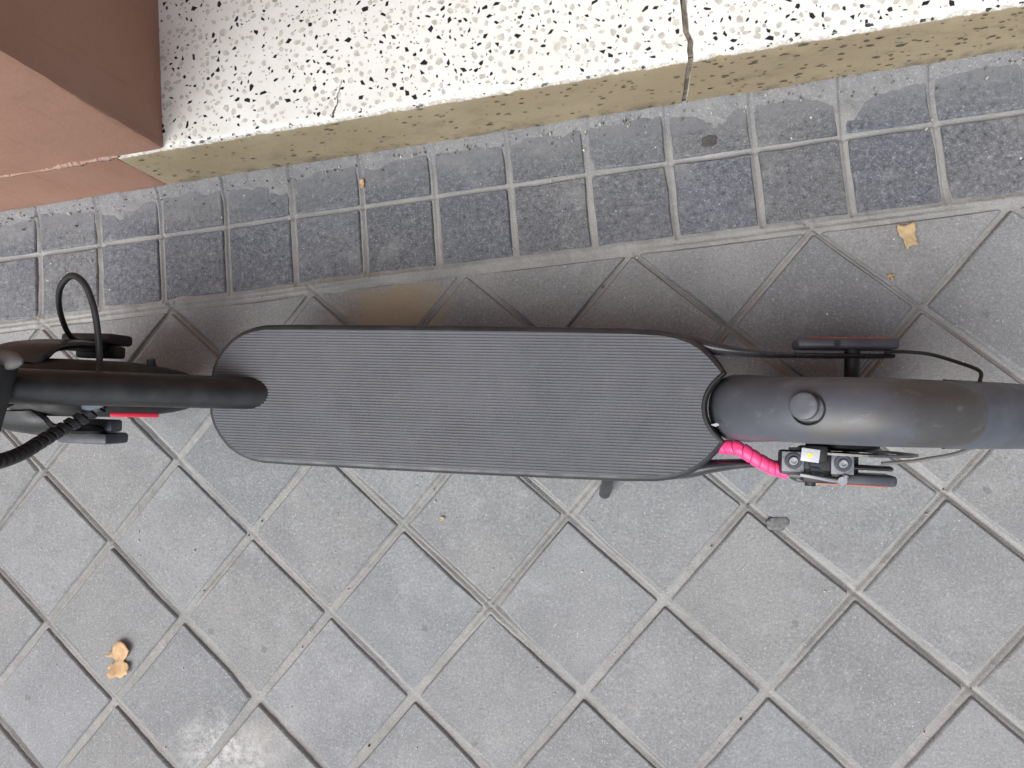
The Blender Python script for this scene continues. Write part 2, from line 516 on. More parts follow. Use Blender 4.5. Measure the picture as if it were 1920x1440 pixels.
def build_ground():
    global pavement
    x0, x1, y0, y1, st = -.36, 1.46, -.42, RISER_Y + .002, .0021
    nx = int((x1 - x0) / st); ny = int((y1 - y0) / st)
    xs = np.linspace(x0, x1, nx); ys = np.linspace(y0, y1, ny)
    X, Y = np.meshgrid(xs, ys)
    d = joint_dist(X, Y)
    n1 = fbm(X * 22, Y * 22); n2 = fbm(X * 90 + 5, Y * 90 + 9, 3)
    Z = -.0050 + .0009 * n1 + .0007 * n2
    # a thin ridge of mortar squeezed up along some joints
    amt = np.clip(fbm(X * 5 + 31, Y * 5 + 3, 3) * 2.2 + .55, 0, 1.3)
    Z += .0024 * amt * np.exp(-((d - .0028) / .0016) ** 2)
    # the open joint itself, in places still a dark slot
    slot = np.clip(fbm(X * 3.1 + 71, Y * 3.1 + 40, 3) * 3.2 + .35, 0, 1)
    Z -= .0048 * slot * np.exp(-(d / .0014) ** 2)
    # mortar smeared over the tile edges
    sm = np.zeros_like(X)
    sm += 1.15 * np.exp(-((Y - (RISER_Y + .004)) / .021) ** 2)
    sm += .60 * np.exp(-((Y - .5315) / .011) ** 2 - ((X - .40) / .085) ** 2)
    sm += .36 * np.exp(-((Y - .5315) / .0085) ** 2)
    for cx, cy, r, a in ((.345, .541, .03, .3), (1.005, .675, .03, .7), (.03, .663, .045, .45), (.28, .672, .04, .5), (.12, .535, .02, .4), (.85, .672, .03, .45), (.43, .48, .07, .16),
                         (.0, .527, .03, .3), (.70, -.02, .03, .3), (.53, .08, .03, .3)):
        sm += a * np.exp(-((X - cx) ** 2 + (Y - cy) ** 2) / r ** 2)
    Z += np.clip(sm + .34 * n1 * np.clip(sm * 2.5, 0, 1) + .1 * n2 * np.clip(sm * 2.5, 0, 1), 0, 1.5) * .0088
    edge = np.minimum.reduce([X - x0, x1 - X, Y - y0])
    k = np.clip(edge / .05, 0, 1)
    Z = Z * k + (-.0050) * (1 - k)
    V = np.stack([X, Y, Z], -1).reshape(-1, 3)
    idx = np.arange(nx * ny).reshape(ny, nx)
    F = np.stack([idx[:-1, :-1], idx[:-1, 1:], idx[1:, 1:], idx[1:, :-1]], -1).reshape(-1, 4)
    # the rest of the sheet, out to the horizon
    o = len(V); W = 60.0
    xa, xb, ya, yb = xs[0], xs[-1], ys[0], ys[-1]
    ex = [(-W, -W), (xa, -W), (xb, -W), (W, -W), (-W, ya), (W, ya), (-W, yb), (W, yb)]
    V2 = np.array([(a, b, -.0050) for a, b in ex] + [(xa, ya, -.0050), (xb, ya, -.0050), (xa, yb, -.0050), (xb, yb, -.0050),
                  (-W, W, -.0050), (W, W, -.0050)])
    F2 = np.array([(0, 1, 8, 4), (1, 2, 9, 8), (2, 3, 5, 9), (4, 8, 10, 6), (9, 5, 7, 11), (6, 7, 13, 12)]) + o
    V = np.vstack([V, V2]); F = np.vstack([F, F2])
    me = bpy.data.meshes.new('pavement')
    me.vertices.add(len(V)); me.vertices.foreach_set('co', V.astype(np.float32).ravel())
    me.loops.add(len(F) * 4); me.loops.foreach_set('vertex_index', F.astype(np.int32).ravel())
    me.polygons.add(len(F)); me.polygons.foreach_set('loop_start', np.arange(0, len(F) * 4, 4, dtype=np.int32))
    me.polygons.foreach_set('use_smooth', np.ones(len(F), dtype=bool))
    me.update(calc_edges=True); me.validate()
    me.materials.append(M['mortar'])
    pavement = bpy.data.objects.new('pavement', me)
    COL.objects.link(pavement)
    tag(pavement, kind='structure')

def pad_geo(poly, seed, lip=.0028):
    """a cast tile pad: uneven worn rim, rounded arris, flat top; poly CCW round its own centre"""
    r = random.Random(seed)
    pts = []
    for i in range(len(poly)):
        a = np.array(poly[i], float); b = np.array(poly[(i + 1) % len(poly)], float)
        for t in (.012, .35, .66, .988):
            pts.append(a + (b - a) * t)
    n = len(pts)
    c = np.mean(pts, 0)
    rings = []
    jit = [r.uniform(-.0009, .0007) for _ in range(n)]
    jit2 = [r.uniform(-.0006, .0006) for _ in range(n)]
    chip = r.randrange(4) if r.random() < .45 else -1
    cdep = r.uniform(.002, .0055)
    for z, ins in ((-.009, 0.), (-.0024, lip * .35), (0., lip)):
        ring = []
        for k, p in enumerate(pts):
            d = c - p; d = d / np.linalg.norm(d)
            j = jit[k] + (jit2[k] if z == 0 else 0)
            e = cdep if len(poly) == 4 and chip >= 0 and k in ((4 * chip) % n, (4 * chip - 1) % n) and z > -.005 else 0
            q = p + d * (ins * 1.2 + max(-.0009, j) + e)
            ring.append((q[0], q[1], z + (r.uniform(-.0002, .0002) - e * .12 if z == 0 else 0)))
        rings += ring
    f = []
    for i in range(2):
        for k in range(n):
            a = i * n + k; b = i * n + (k + 1) % n
            f.append((a, b, b + n, a + n))
    f.append(tuple(range(2 * n, 3 * n)))
    return rings, f

def pad_mesh(name, poly, seed, mat, lip=.0028):
    v, f = pad_geo(poly, seed, lip)
    me = bpy.data.meshes.new(name)
    me.from_pydata(v, [], f)
    me.materials.append(mat)
    me.polygons.foreach_set('use_smooth', [True] * (len(f) - 1) + [False])
    me.update()
    return me

def build_pads():
    h = U - JOINT * math.sqrt(2)
    dia = [(h, 0), (0, h), (-h, 0), (0, -h)]
    tri = [(h, 0), (-h, 0), (0, -h)]
    dm = [pad_mesh('paving_tile', dia, s, M['tile']) for s in range(8)]
    tm = [pad_mesh('paving_tile', [(-h * .99, 0), (0, -h), (h * .99, 0)], 50 + s, M['tile']) for s in range(5)]
    r = random.Random(3)
    far = MB()
    for a in range(-40, 56):
        for b in range(-5, 40):
            if (a + b) % 2 == 0: continue
            x, y = a * U, -b * U
            half = (b == -5)
            if half: y = B_LINE
            near = -.62 < x < 2.05 and y > -.75
            if near:
                o = bpy.data.objects.new('paving_tile', r.choice(tm if half else dm))
                COL.objects.link(o)
                o.parent = pavement
                o.location = (x + r.uniform(-.0006, .0006), y + r.uniform(-.0006, .0006) - (.0006 if half else 0), r.uniform(-.0009, .0003))
                o.rotation_euler = (r.uniform(-.006, .006), r.uniform(-.006, .006), (0 if half else r.choice([0, 1, 2, 3]) * math.pi / 2) + r.uniform(-.004, .004))
            elif -3.5 < x < 5 and y > -3.6:
                poly = dia if not half else tri[::-1]
                far.add([(x + q[0], y + q[1], -.007) for q in poly] + [(x + q[0] * .97, y + q[1] * .97, 0) for q in poly],
                        [(i, (i + 1) % len(poly), (i + 1) % len(poly) + len(poly), i + len(poly)) for i in range(len(poly))] + [tuple(range(len(poly), 2 * len(poly)))])
    # border strip: two rows of square pads along the step
    j = .0042
    y_lo, y_mid, y_hi = STRIP_Y
    def rect(w, hh): return [(w / 2, -hh / 2), (w / 2, hh / 2), (-w / 2, hh / 2), (-w / 2, -hh / 2)]
    w = PITCH - 2 * j
    h1 = y_mid - y_lo - 2 * j + .002; h2 = .070 - j
    sm1 = [pad_mesh('border_tile', rect(w, h1), 100 + s, M['border'], .0022) for s in range(6)]
    sm2 = [pad_mesh('border_tile', rect(w, h2), 120 + s, M['border'], .0022) for s in range(6)]
    for k in range(-38, 52):
        xc = X0 + (k + .5) * PITCH
        for row in (0, 1):
            yc = (y_lo + y_mid) / 2 + .001 if row == 0 else y_mid + j + h2 / 2
            if -.62 < xc < 2.05:
                o = bpy.data.objects.new('border_tile', r.choice((sm1, sm2)[row]))
                COL.objects.link(o)
                o.parent = pavement
                o.location = (xc + r.uniform(-.0008, .0008), yc + r.uniform(-.0005, .0005), r.uniform(-.0008, .0002))
                o.rotation_euler = (r.uniform(-.006, .006), r.uniform(-.006, .006), r.choice([0, math.pi]) + r.uniform(-.007, .007))
            elif -3.5 < xc < 5:
                poly = rect(w, h1 if row == 0 else h2)
                far.add([(xc + q[0], yc + q[1], -.007) for q in poly] + [(xc + q[0] * .96, yc + q[1] * .96, 0) for q in poly],
                        [(i, (i + 1) % 4, (i + 1) % 4 + 4, i + 4) for i in range(4)] + [(4, 5, 6, 7)], 1)
    o = far.build('outer_tiles', [M['tile'], M['border']], pavement, None)
    o['kind'] = 'stuff'

build_ground()
build_pads()

# ------------------------------------------------------------------ terrazzo step
STEP_Z = .106
PX = .1785                                               # right-hand face of the pillar
STEP_X0, STEP_X1, STEP_BACK = .110, 1.95, 1.30
JX = .8200                                               # broken joint between the two slabs

def joint_x(y, z):
    return JX + .0035 * vnoise(np.array(y * 75 + 3), np.array(z * 40 + 1)) + .002 * vnoise(np.array(y * 210 + 9), np.array(z * 150)) - (.0016 if z < STEP_Z - .004 else 0)

step = thing('terrazzo_step', 'white terrazzo doorstep with black chips and a beige front edge', 'step', (STEP_X0, RISER_Y, 0))
def slab(xa, xb, left_joint, right_joint):
    st = .0036
    n = int((xb - xa) / st)
    prof = [(RISER_Y, -.012), (RISER_Y, .012), (RISER_Y, .035), (RISER_Y, .06), (RISER_Y, .085), (RISER_Y, .0985),
            (RISER_Y + .0006, STEP_Z - .0032), (RISER_Y + .0022, STEP_Z - .0008), (RISER_Y + .0048, STEP_Z),
            (RISER_Y + .010, STEP_Z), (RISER_Y + .02, STEP_Z)] + [(RISER_Y + .02 + k * .012, STEP_Z) for k in range(1, 24)] + [(STEP_BACK, STEP_Z)]
    v = []; f = []; fm = []
    m = len(prof)
    for i in range(n + 1):
        x = xa + (xb - xa) * i / n
        chip = max(0, float(fbm(np.array(x * 46), np.array(2.2), 4)) - .0) * .0085
        for k, (y, z) in enumerate(prof):
            xx = x
            if left_joint: xx = x + (float(joint_x(y, z)) + .0031 - xa) * max(0, 1 - i / 8)
            if right_joint: xx = x + (float(joint_x(y, z)) - .0031 - xb) * max(0, 1 - (n - i) / 8)
            yy, zz = y, z
            if 5 <= k <= 9:
                wgt = (.55, .9, 1., .8, .45)[k - 5]
                e = float(vnoise(np.array(xx * 260), np.array(k * 1.7))) * .0007
                yy += chip * wgt * .55 + e * .5; zz -= chip * wgt * .42 - e * .3
            elif k < 5:
                yy += .0008 * float(fbm(np.array(xx * 14), np.array(z * 14 + 3), 3))
            v.append((xx - STEP_X0, yy - RISER_Y, zz))
    for i in range(n):
        for k in range(m - 1):
            a = i * m + k
            f.append((a, a + m, a + m + 1, a + 1))
            fm.append(0 if k < 7 else 1)
    for i in (0, n):
        a = i * m
        ring = list(range(a, a + m))
        vb = len(v)
        v.append((v[a + m - 1][0], STEP_BACK - RISER_Y, -.012))
        ring.append(vb)
        f.append(tuple(ring) if i == 0 else tuple(ring[::-1])); fm.append(1)
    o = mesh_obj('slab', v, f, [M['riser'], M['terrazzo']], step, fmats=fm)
    smooth_by_angle(o, 50)
    return o
slab(STEP_X0, JX, False, True)
slab(JX, STEP_X1, True, False)
# dirt lying in the broken joint
jv = []; jf = []
ys = np.linspace(RISER_Y - .0004, STEP_BACK, 160)
for i, y in enumerate(ys):
    for s in (-1, 1):
        jv.append((float(joint_x(y, STEP_Z)) + s * .006 - STEP_X0, y - RISER_Y + .0035, STEP_Z - .0014 + .0010 * float(vnoise(np.array(y * 140), np.array(s)))))
for i in range(len(ys) - 1):
    jf.append((2 * i, 2 * i + 1, 2 * i + 3, 2 * i + 2))
n0 = len(jv)
for i in range(24):
    z = STEP_Z - .003 - i / 23 * .11
    for s in (-1, 1):
        jv.append((float(joint_x(RISER_Y, z)) + s * .006 - STEP_X0, .0032, z))
for i in range(23):
    jf.append((n0 + 2 * i, n0 + 2 * i + 2, n0 + 2 * i + 3, n0 + 2 * i + 1))
mesh_obj('joint_filler', jv, jf, M['crack'], step)
# hairline crack in the left slab
cv = []; cf = []
pts = [(.4040, .7030), (.4062, .7090), (.4100, .7160), (.4128, .7230), (.4120, .7300), (.4165, .7390), (.4185, .7480)]
pp = spline([(a, b, 0) for a, b in pts], 26)
for i, q in enumerate(pp):
    wd = .0013 * (1 - i / 27) ** 1.5 + .0003
    wd *= 1 + .5 * float(vnoise(np.array(i * 1.3), np.array(4.)))
    ox = .0012 * float(vnoise(np.array(i * .9), np.array(8.)))
    cv += [(q[0] + ox - wd - STEP_X0, q[1] - RISER_Y, STEP_Z + .00025), (q[0] + ox + wd - STEP_X0, q[1] - RISER_Y, STEP_Z + .00025)]
for i in range(len(pp) - 1):
    cf.append((2 * i, 2 * i + 1, 2 * i + 3, 2 * i + 2))
mesh_obj('crack', cv, cf, M['crack'], step)

# stone chips ground flush in the terrazzo
def build_chips():
    r = random.Random(21)
    cell = .012
    grid = {}
    placed = []
    def free(x, y, rad):
        cx, cy = int(x / cell), int(y / cell)
        for i in range(cx - 1, cx + 2):
            for j in range(cy - 1, cy + 2):
                for (a, b, q) in grid.get((i, j), ()):
                    if (a - x) ** 2 + (b - y) ** 2 < (q + rad) ** 2: return False
        return True
    def put(x, y, rad): grid.setdefault((int(x / cell), int(y / cell)), []).append((x, y, rad))
    mb = MB()
    ya, yb = RISER_Y + .004, STEP_BACK - .004
    area = (STEP_X1 - STEP_X0) * (yb - ya)
    def run(mi, dens, lo, hi, asp, tries=3):
        for _ in range(int(area * dens)):
            for t in range(tries):
                x = r.uniform(STEP_X0, STEP_X1); y = r.uniform(ya, yb)
                s = lo + (hi - lo) * r.random() ** (1.5 if mi == 2 else 1.8)
                if x < .40 and mi == 2 and r.random() < (.40 - x) / .30 * .6: continue
                if abs(x - float(joint_x(y, STEP_Z))) < s + .004: continue
                if free(x, y, s * .80): break
            else:
                continue
            put(x, y, s * .80)
            n = r.choice((3, 4, 4, 5, 5)) if mi == 2 else r.choice((5, 5, 6, 6, 7))
            k = r.uniform(*asp); rot = r.uniform(0, math.pi)
            an = sorted((i + r.uniform(-.33, .33)) / n * 2 * math.pi for i in range(n))
            pts = []
            for a in an:
                rr = s * r.uniform(.72, 1.12)
                px, py = rr * math.cos(a), rr * math.sin(a) * k
                pts.append((x + px * math.cos(rot) - py * math.sin(rot) - STEP_X0, y + px * math.sin(rot) + py * math.cos(rot) - RISER_Y, STEP_Z + .0002))
            if min(p[1] for p in pts) < .0046: continue
            mb.add(pts, [tuple(range(n))], mi)
    run(2, 3500, .0026, .0054, (.36, .85))
    run(0, 3300, .0038, .0062, (.62, .95))
    run(1, 400, .0028, .0060, (.6, .95))
    run(2, 3600, .0011, .0025, (.22, .7))
    run(0, 3600, .0018, .0036, (.6, .95))
    run(1, 600, .0014, .0030, (.5, .9))
    for _ in range(210):                                       # stones broken open along the worn edge
        x = r.uniform(PX + .01, STEP_X1 - .02); s = r.uniform(.0012, .0036)
        if abs(x - JX) < .012: continue
        yy = r.uniform(-.0004, .0040); zz = STEP_Z - .0026 + yy * .62 + .0002
        pts = []
        n = r.choice((4, 5, 6))
        for k in range(n):
            a = 2 * math.pi * (k + r.uniform(-.3, .3)) / n
            px, py = s * math.cos(a) * r.uniform(.7, 1.2), s * .75 * math.sin(a) * r.uniform(.7, 1.2)
            pts.append((x + px - STEP_X0, yy + py * .80 + .0002, zz + py * .52 + r.uniform(0, .0006)))
        mb.add(pts, [tuple(range(n))], r.choice((0, 0, 1, 2, 2)))
    o = mb.build('stone_chips', [M['chip_beige'], M['chip_grey'], M['chip_black']], step, None)
    o['kind'] = 'stuff'
    # dark flecks and smears in the riser's face
    mb = MB()
    for _ in range(900):
        x = r.uniform(STEP_X0 + .01, STEP_X1 - .05); z = r.uniform(.006, .099)
        if r.random() < .45 and x < .8: continue
        L = r.uniform(.0012, .0042) * (1.5 if x > .85 and r.random() < .3 else 1); h = L * r.uniform(.22, .5)
        tilt = r.uniform(-.35, .2)
        n = 7
        pts = []
        for i in range(n):
            a = 2 * math.pi * i / n; rr = r.uniform(.6, 1.15)
            px, pz = L * rr * math.cos(a), h * rr * math.sin(a)
            pts.append((x + px * math.cos(tilt) - pz * math.sin(tilt) - STEP_X0, -.0012, z + px * math.sin(tilt) + pz * math.cos(tilt)))
        mb.add(pts, [tuple(range(n))])
    o = mb.build('riser_flecks', [M['chip_grey_dark']], step, None)
    o['kind'] = 'stuff'
M['chip_grey_dark'] = simple('dark_riser_fleck', (.10, .085, .06), .8, var=.45, vs=60)
build_chips()

# ------------------------------------------------------------------ pillar
pillar = thing('painted_pillar', 'brown painted plaster pillar beside the white terrazzo doorstep', 'pillar', (-.2, RISER_Y, 0))
def plaster_block(name, xa, xb, ya, yb, za, zb, fine_z):
    """box with a worn, slightly wavy arris at its right front corner"""
    zs = list(np.arange(za, min(fine_z, zb), .004)) + list(np.linspace(min(fine_z, zb), zb, 12))
    v = []; f = []
    ring = 0
    xs_in = [-.3, -.15, -.08, -.03, -.012, -.005]
    for z in zs:
        e = .0011 * float(fbm(np.array(z * 60), np.array(5.), 3)) + .0012 * float(vnoise(np.array(z * 17), np.array(1.)))
        c = .0022
        pts = [(xa, ya), (xb - .60, ya), (xb - .30, ya)] + [(xb + q, ya + .0009 * float(fbm(np.array((xb + q) * 20), np.array(z * 20), 3))) for q in xs_in[1:]]
        pts += [(xb - c + e * .7, ya + .0004 + e * .3), (xb - .0006 + e, ya + c * .4), (xb + e * .6, ya + c + .001),
                (xb, ya + .008), (xb, ya + .03), (xb, ya + .1), (xb, yb), (xa, yb)]
        ring = len(pts)
        v += [(p[0] + .2, p[1] - RISER_Y, z) for p in pts]
    for i in range(len(zs) - 1):
        for k in range(ring):
            a = i * ring + k; b = i * ring + (k + 1) % ring
            f.append((a, b, b + ring, a + ring))
    f.append(tuple(range(ring))[::-1]); f.append(tuple(range((len(zs) - 1) * ring, len(zs) * ring)))
    o = mesh_obj(name, v, f, M['plaster'], pillar)
    smooth_by_angle(o, 50)
    return o
plaster_block('shaft', -2.6, PX, RISER_Y + .0006, 1.32, STEP_Z + .0006, 6.2, .55)
plaster_block('plinth', -2.6, STEP_X0 - .0008, RISER_Y - .0004, 1.32, -.012, STEP_Z + .0001, .2)
# rough bead of plaster where the shaft meets the plinth
bv = []; bf = []
N = 620
for i in range(N):
    x = -.60 + (.715) * i / (N - 1)
    g = float(fbm(np.array(x * 38), np.array(11.), 4))
    k = max(.06, .42 + g * 1.5) * (.75 + .9 * math.exp(-((x - .045) / .06) ** 2))
    zc = STEP_Z - .0008 + .0022 * float(fbm(np.array(x * 16), np.array(3.), 3))
    for (dy, dz) in ((.003, .0048), (-.0004, .0034), (-.0019, .0006), (-.0006, -.0030), (.003, -.0044)):
        bv.append((x + .2 + .001 * float(vnoise(np.array(i * .8), np.array(dz * 900))), dy * k - (.0004 if dy < 0 else 0), zc + dz * k * (1 + .7 * float(vnoise(np.array(i * .47), np.array(dz * 700 + 2))))))
for i in range(N - 1):
    for k in range(4):
        a = i * 5 + k
        bf.append((a, a + 1, a + 6, a + 5))
o = mesh_obj('plaster_bead', bv, bf, M['ridge'], pillar, smooth=True)

# unseen back wall, jamb and lintel, added to block sky light round the doorstep
wall = MB()
wall.add(*box((1.6, STEP_BACK + .10, 3.1), (4.4, .19, 6.2), .004))
wall.add(*box((2.85, RISER_Y + .30, 3.1), (1.79, .594, 6.19), .004))
wall.add(*box((1.065, RISER_Y + .302, 4.35), (1.76, .59, 3.68), .004))
unseen_shade_wall = w = wall.build('unseen_shade_wall', [M['plaster']], None)
tag(w, 'unseen brown doorway wall added behind and over the doorstep to block sky light', 'wall')

# ------------------------------------------------------------------ scooter
scooter = thing('electric_scooter', 'dark grey electric scooter with ribbed deck parked along the doorstep', 'scooter', (.25419525, .39286526, 0.0))
scooter.rotation_mode = 'XYZ'
scooter.rotation_euler = (math.radians(2.5), 0, math.radians(-6.7))   # leans on its kickstand

# --- deck
half = [(0, 0), (.0006, .0145), (.0022, .0270), (.0065, .0375), (.0135, .0480), (.0240, .0590), (.0365, .0668), (.0500, .0715), (.0640, .0737),
        (.10, .0744), (.2, .0748), (.3, .0750), (.4, .0746), (.47, .0738), (.500, .0725), (.5165, .0697), (.5300, .0650), (.5400, .0590), (.5490, .0508), (.5565, .0425), (.5626, .0342)]
notch = [(.5575, .0292), (.5520, .0232), (.5478, .0165), (.5450, .0088), (.5440, .0)]
right_side = half[1:]                                          # +y side
outline = [(0, 0)] + [(x, -y) for x, y in right_side] + [(x, -y) for x, y in notch] + [(x, y) for x, y in notch[-2::-1]] + [(x, y) for x, y in right_side[::-1]]
outline_f = []
for i in range(len(outline)):                                   # refine
    a = np.array(outline[i]); b = np.array(outline[(i + 1) % len(outline)])
    k = 1 if np.linalg.norm(b - a) < .02 else 3
    for t in range(k): outline_f.append(tuple(a + (b - a) * t / k))
outline = outline_f
v, f = prism(outline, [(.0660, -.016), (.0690, -.006), (.0810, .0005), (.1020, .0044), (.1220, .0052), (.1320, .0046), (.1370, .0030), (.1388, 0.0006)])
deck = MB().add(v, f).build('deck', [M['deck_side']], scooter, 40)
mat = MB()
mat.add(*prism(outline, [(.1386, -.0012), (.1394, -.0016)], True, True), 1)
P = np.array(outline)
_nx = np.roll(P, -1, 0) - np.roll(P, 1, 0)
_nn = np.stack([_nx[:, 1], -_nx[:, 0]], 1); _nn /= np.linalg.norm(_nn, axis=1)[:, None]
P = P - _nn * .0018
def scan(t):
    xs = []
    for i in range(len(P)):
        a = P[i]; b = P[(i + 1) % len(P)]
        if (a[1] - t) * (b[1] - t) < 0:
            xs.append(a[0] + (b[0] - a[0]) * (t - a[1]) / (b[1] - a[1]))
    xs.sort()
    return (xs[0], xs[-1]) if len(xs) >= 2 else None
NR = 47
for i in range(NR):
    t = -.0727 + .1454 * (i + .5) / NR + 1.3e-5
    wv = .00105
    z0, z1 = .1392, .1400
    rows = [scan(t + q) for q in (-wv, -wv * .7, wv * .7, wv)]
    if None in rows: continue
    vv = []
    for e in (0, 1):
        vv += [(rows[k][e], t + q, z) for k, (q, z) in enumerate(((-wv, z0), (-wv * .7, z1), (wv * .7, z1), (wv, z0)))]
    mat.add(vv, [(0, 1, 5, 4), (1, 2, 6, 5), (2, 3, 7, 6), (3, 2, 1, 0), (4, 5, 6, 7)], 0)
mat.build('deck_mat', [M['rubber'], M['rubber_gap']], scooter, 20)
# rolled rubber lip round the notch
lip = [(x, y, .1385) for x, y in ([(.5626, .0344)] + notch + [(x, -y) for x, y in notch[-2::-1]] + [(.5626, -.0344)])]
MB().add(*tube(spline([(p[0] + .0008, p[1], p[2]) for p in lip], 40), .0024, 10)).build('notch_lip', [M['black_plastic']], scooter)

# --- neck
neck_path = spline([(.085, 0, .105), (.0416, 0, .140), (-.040, 0, .2038), (-.120, 0, .2665), (-.178, 0, .312)], 30)
MB().add(*tube(neck_path, [.0186 - .0010 * i / 29 for i in range(30)], 40)).build('neck', [M['black']], scooter)
# head tube, steering column, hinge
AX = Vector((-.185, 0, .235)); TILT = math.radians(11)
def ax(h, dx=0., dy=0.):
    return (AX.x + math.sin(TILT) * h + dx, dy, AX.z + math.cos(TILT) * h)
MB().add(*tube([ax(-.012), ax(.0), ax(.09), ax(.10)], [.022, .0255, .0255, .024], 32)).build('head_tube', [M['black']], scooter)
MB().add(*tube([ax(.10), ax(.2), ax(.86)], .0215, 28)).build('steering_column', [M['black']], scooter)
hb = MB()
q = [(-.1062, .0176), (-.1173, -.0230), (-.1264, -.0554), (-.1350, -.0740), (-.1600, -.0760), (-.2080, -.0500), (-.2100, .0330), (-.1750, .0350), (-.1250, .0210)]
q = q[::-1]
def area2(pts): return sum(pts[i][0] * pts[(i + 1) % len(pts)][1] - pts[(i + 1) % len(pts)][0] * pts[i][1] for i in range(len(pts)))
if area2(q) < 0: q = q[::-1]
hb.add(*prism(q, [(.286, -.004), (.288, -.001), (.292, 0), (.318, 0), (.3215, -.0012), (.323, -.004)]))
hb.build('hinge_housing', [M['black']], scooter)
MB().add(*tube(spline([(-.170, .030, .330), (-.135, .027, .312), (-.1130, .0245, .302), (-.0920, .0236, .2985)], 16),
               [.0088] * 5 + [.0092] * 7 + [.0090, .0082, .0064, .0026], 20, flat=(1.0, .55))).build('latch_lever', [M['grey_metal']], scooter)
# handlebar, well above the camera
hbar = MB()
c = ax(.86)
hbar.add(*tube([(c[0], y, c[2]) for y in (-.20, 0, .20)], .0145, 20))
hbar.add(*box((c[0] + .01, 0, c[2] + .012), (.085, .05, .03), .008))
hbo = hbar.build('handlebar', [M['black']], scooter)
for s in (-1, 1):
    MB().add(*tube([(c[0], s * y, c[2]) for y in (.105, .12, .205, .215)], [.0155, .0168, .0168, .0145], 20)).build('grip', [M['black_plastic']], hbo)
    MB().add(*tube(spline([(c[0] - .02, s * .085, c[2] - .006), (c[0] - .045, s * .11, c[2] - .012), (c[0] - .05, s * .19, c[2] - .014)], 12), .0045, 8)).build('brake_lever', [M['steel']], hbo)

# --- front wheel, fork, mudguard
FA = (-.182, 0, .108)
def wheel(cx):
    ty = []
    for k in range(16):
        a = 2 * math.pi * k / 16
        ty.append((.0845 + .0235 * math.cos(a), .0225 * math.sin(a)))
    w = MB().add(*lathe([(.010, -.019), (.045, -.020), (.068, -.017), (.074, -.019), (.078, -.014), (.078, .014), (.074, .019), (.068, .017), (.045, .020), (.010, .019)], (cx, 0, .108), 'y', 56, True)).build('wheel', [M['rim']], scooter)
    MB().add(*lathe(ty, (cx, 0, .108), 'y', 72, True)).build('tyre', [M['tyre']], w)
    return w
wheel(FA[0])
def guard(cx, r0, crown, halfw, skirt, th0, th1, n, taper=None, thick=.0022, bow=0.):
    """mudguard: crowned strip swept about the axle; th in degrees from the rear horizontal"""
    out = []; inn = []
    m = 17
    for i in range(n + 1):
        th = math.radians(th0 + (th1 - th0) * i / n)
        k = taper(i / n) if taper else 1
        ro = []; ri = []
        for j in range(m):
            ph = -1 + 2 * j / (m - 1)
            s = math.sin(ph * math.pi / 2)
            y = halfw * k * math.copysign(abs(s) ** .9, s)
            cc = max(0, math.cos(ph * math.pi / 2)) ** .98
            r = r0 + crown * cc - (skirt if abs(ph) > .999 else 0)
            a = th + math.radians(bow) * ph * ph * (i / n) ** 6
            ro.append((cx + r * math.cos(a), y, .108 + r * math.sin(a)))
            r2 = r - thick; y2 = y * (1 - thick / halfw)
            ri.append((cx + r2 * math.cos(a), y2, .108 + r2 * math.sin(a)))
        out.append(ro); inn.append(ri)
    v = [p for row in out for p in row] + [p for row in inn for p in row]
    o = (n + 1) * m
    f = []
    for i in range(n):
        for j in range(m - 1):
            a = i * m + j
            f.append((a, a + 1, a + m + 1, a + m))
            f.append((o + a, o + a + m, o + a + m + 1, o + a + 1))
        for j, flip in ((0, False), (m - 1, True)):
            a = i * m + j
            f.append((a, a + m, o + a + m, o + a) if not flip else (a, o + a, o + a + m, a + m))
    for i, flip in ((0, True), (n, False)):
        for j in range(m - 1):
            a = i * m + j
            f.append((a, o + a, o + a + 1, a + 1) if not flip else (a, a + 1, o + a + 1, o + a))
    return v, f
fg = MB().add(*guard(FA[0], .108, .016, .033, .010, 140, -36, 66, lambda t: .96 if t < .62 else .96 - .40 * ((t - .62) / .38) ** 1.1))
fgo = fg.build('front_mudguard', [M['black_plastic']], scooter)
MB().add(*tube([(-.0541, .0265, .170), (-.0541, .0345, .172)], [.0052, .0044], 14)).build('screw', [M['black_plastic']], fgo)
